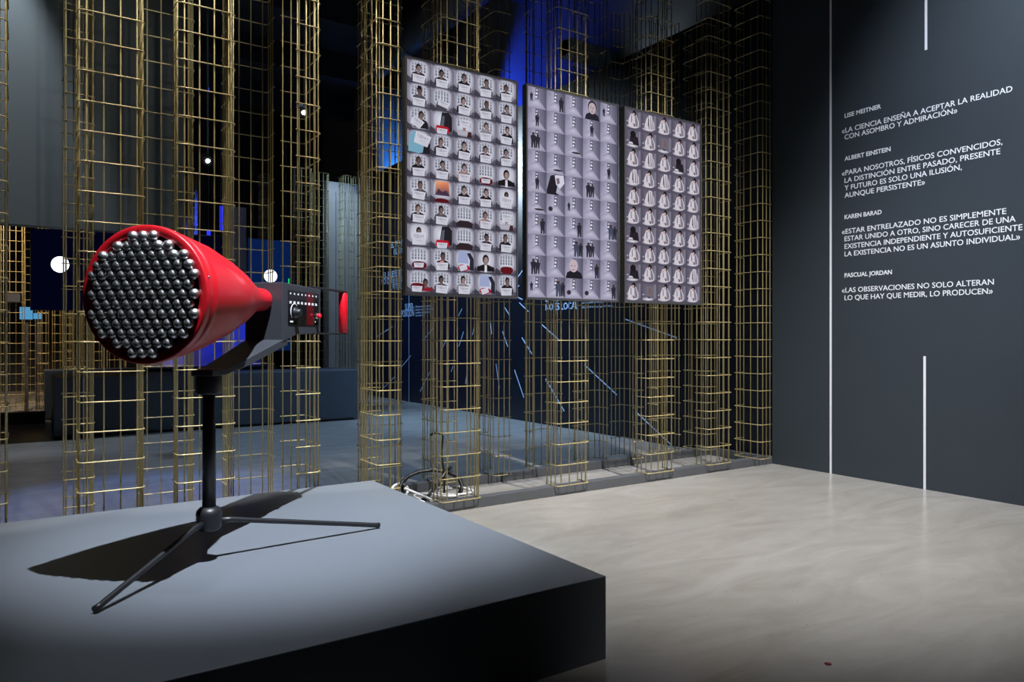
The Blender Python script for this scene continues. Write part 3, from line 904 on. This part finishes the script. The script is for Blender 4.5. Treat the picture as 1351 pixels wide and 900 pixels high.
# ------------------------------------------------------------------ cables at the foot of a column
def loop(c, r1, r2, tilt, az, n=28, a0=0, a1=2 * PI):
    R = Matrix.Rotation(az, 3, 'Z') @ Matrix.Rotation(tilt, 3, 'X')
    return [Vector(c) + R @ Vector((r1 * math.cos(a0 + (a1 - a0) * k / n), r2 * math.sin(a0 + (a1 - a0) * k / n), 0)) for k in range(n + 1)]
b = MB()
b.tube(loop((2.33, 4.50, .115), .22, .125, 1.05, -.20, a0=-.55, a1=5.5), .012, 8)
b.tube(loop((2.37, 4.56, .110), .21, .120, 1.2, -.30, a0=-.5, a1=5.2), .012, 8)
b.tube([(2.42, 4.48, .06), (2.41, 4.46, .2), (2.38, 4.45, .36), (2.40, 4.46, .47), (2.36, 4.47, .50), (2.31, 4.48, .48)], .008, 8)
b.tube([(2.06, 4.50, .06), (2.16, 4.47, .03), (2.26, 4.44, .06), (2.34, 4.44, .14), (2.42, 4.46, .22), (2.48, 4.50, .24)], .013, 8)
tag(b.build('power_cable', M['cable_black']), 'loose black cable coils on the floor behind a front column foot', 'cable')
b = MB()
b.tube(loop((2.08, 4.47, .13), .19, .05, .55, .95), .009, 8)
b.tube([(2.10, 4.44, .15), (2.2, 4.42, .10), (2.28, 4.42, .06), (2.36, 4.42, .03)], .008, 8)
b.tube(loop((2.44, 4.43, .09), .14, .12, .06, 0), .008, 8)
b.tube(loop((2.47, 4.42, .088), .11, .13, -.04, .6), .008, 8)
b.tube(loop((2.40, 4.55, .03), .12, .16, .1, 1.1), .008, 8)
tag(b.build('power_cable', M['cable_white']), 'white cable coiled on the floor among the black loops', 'cable')
b = MB()
b.lathe([(0, .02), (.01, .035), (.06, .038), (.09, .026), (.10, .010)], 'x', 18, (2.12, 4.37, .04))
tag(b.build('plug', M['cable_white'], bevel=.002), 'white plug lying behind the plinth edge beside the coils', 'plug')

# ------------------------------------------------------------------ small red fleck on the floor
b = MB(); b.lathe([(0, .010), (.002, .012), (.004, .006)], 'z', 12, (2.355, 1.535, 0))
tag(b.build('red_petal', mat('red_paper', (.20, .012, .01, 1), .6)), 'tiny dark red fleck on the concrete floor', 'fleck')

# ------------------------------------------------------------------ rear hall: blocks, panels, lamps
b = MB(); b.box(.29, 3.9, 9.7, 10.6, .03, .69); b.box(.35, 3.84, 9.76, 10.5, 0, .03)
tag(b.build('display_block', M['bench'], bevel=.004), 'long low slate block behind the columns', 'block', 'low blocks in the rear hall')
b = MB(); b.box(.25, 3.4, 11.96, 12.6, .03, .68); b.box(.31, 3.3, 12.02, 12.5, 0, .03)
tag(b.build('display_block', M['bench'], bevel=.004), 'second low slate block beyond the nearer one, left end showing', 'block', 'low blocks in the rear hall')
def hung_panel(p0, p1, z0, z1, m, lab, disc):
    cx_, cy_ = (p0[0] + p1[0]) / 2, (p0[1] + p1[1]) / 2
    w = math.hypot(p1[0] - p0[0], p1[1] - p0[1])
    r = empty('projection_panel', (cx_, cy_, z0), math.atan2(p1[1] - p0[1], p1[0] - p0[0]))
    tag(r, lab, 'projection panel', 'dark blue panels with a bright disc')
    b = MB(); b.box(-w / 2, w / 2, 0, .05, 0, z1 - z0)
    b.build('frame', M['bezel'], r)
    b = MB(); b.box(-w / 2 + .01, w / 2 - .01, -.004, 0, .01, z1 - z0 - .01)
    b.build('image', m, r)
    b = MB(); b.lathe([(-.008, 0), (-.008, disc[2]), (-.004, disc[2])], 'y', 40, (disc[0], 0, disc[1]))
    tag(b.build('bright_disc', M['moon'], r), 'glowing white disc')
    b = MB()
    for x in (-w / 2 + .1, w / 2 - .1): b.tube([(x, .025, z1 - z0), (x, .025, 6.8 - z0)], .006, 6)
    b.build('hanging_rod', M['bezel'], r)
hung_panel((.07, 10.0), (2.11, 9.42), 1.452, 2.387, M['panel_blue'], 'dark blue projection panel with a bright disc left of the horn', (-.76, .53, .092))
hung_panel((3.21, 13.0), (3.97, 13.0), .9, 2.85, M['panel_blue2'], 'blue projection panel with a bright disc above the control box', (.005, 1.31, .112))
b = MB(); b.box(-.22, -.03, 12.93, 12.98, 1.66, 1.80)
tag(b.build('name_plate', M['bezel']), 'small grey plate on the warm lit column at the left', 'plate')
for x0, x1, y, z0, z1, lab in ((-.04, .13, 13.6, 1.42, 1.61, 'cyan lit screen far behind the left columns'), (.14, .26, 13.7, 1.43, 1.52, 'smaller cyan lit screen right of the other cyan one')):
    b = MB(); b.box(x0, x1, y, y + .03, z0, z1)
    o = tag(b.build('lit_screen', M['cyan_glow']), lab, 'screen')
    b = MB(); b.box((x0 + x1) / 2 - .03, (x0 + x1) / 2 + .03, y + .03, y + .06, 0, z1 - .05)
    b.build('post', M['bezel'], o)
b = MB(); b.box(-4, .25, 11.55, 11.72, 0, .16)
tag(b.build('kerb', mat('black_kerb', (.012, .013, .015, 1), .5), bevel=.004), 'black low kerb far back at the left, before the warm columns', 'kerb')
for x, y, z0, z1, lab in ((2.50, 12.6, 2.30, 2.86, 'short upright blue light tube above the horn cone'), (3.10, 14.5, 3.15, 3.60, 'upper blue light tube above the horn neck')):
    b = MB(); b.tube([(x, y, z0), (x, y, z1)], .028, 12)
    o = b.build('light_tube', M['blue_led']); tag(o, lab, 'light tube', 'blue light tubes')
    b = MB(); b.tube([(x, y, z1), (x, y, 6.8)], .006, 6); b.build('hanging_wire', M['bezel'], o)
b = MB(); b.box(3.35, 3.75, 15.3, 15.4, 0, 3.75)
tag(b.build('pale_panel', M['wall_pale']), 'small pale panel high on the far wall beside the blue tube', 'panel')
def lamp(x, y, z, lab, aim=(0, -1, -.7), s=1.0):
    r = empty('ceiling_spotlight', (x, y, z))
    tag(r, lab, 'spotlight', 'track spotlights under the ceiling')
    q = Vector(aim).to_track_quat('Z', 'Y').to_matrix()
    b = MB(); b.lathe([(-.16 * s, .05 * s), (.0, .06 * s), (.004, .062 * s), (.004, .050 * s)], 'z', 20)
    b.v = [tuple(q @ Vector(p)) for p in b.v]
    b.build('lamp_body', M['bezel'], r)
    b = MB(); b.lathe([(.006, 0), (.006, .026 * s)], 'z', 20)
    b.v = [tuple(q @ Vector(p)) for p in b.v]
    b.build('lens', M['lamp_face'], r)
    b = MB(); b.tube([(0, 0, .03), (0, 0, 6.8 - z)], .010, 8); b.box(-.05, .05, -.015, .015, 6.76 - z, 6.8 - z)
    b.build('hanging_stem', M['bezel'], r)
lamp(2.575, 8.0, 3.62, 'lit spotlight seen between the columns above the control box')
lamp(1.578, 8.0, 2.956, 'lit spotlight above the horn cone, lower than the other', s=.8)
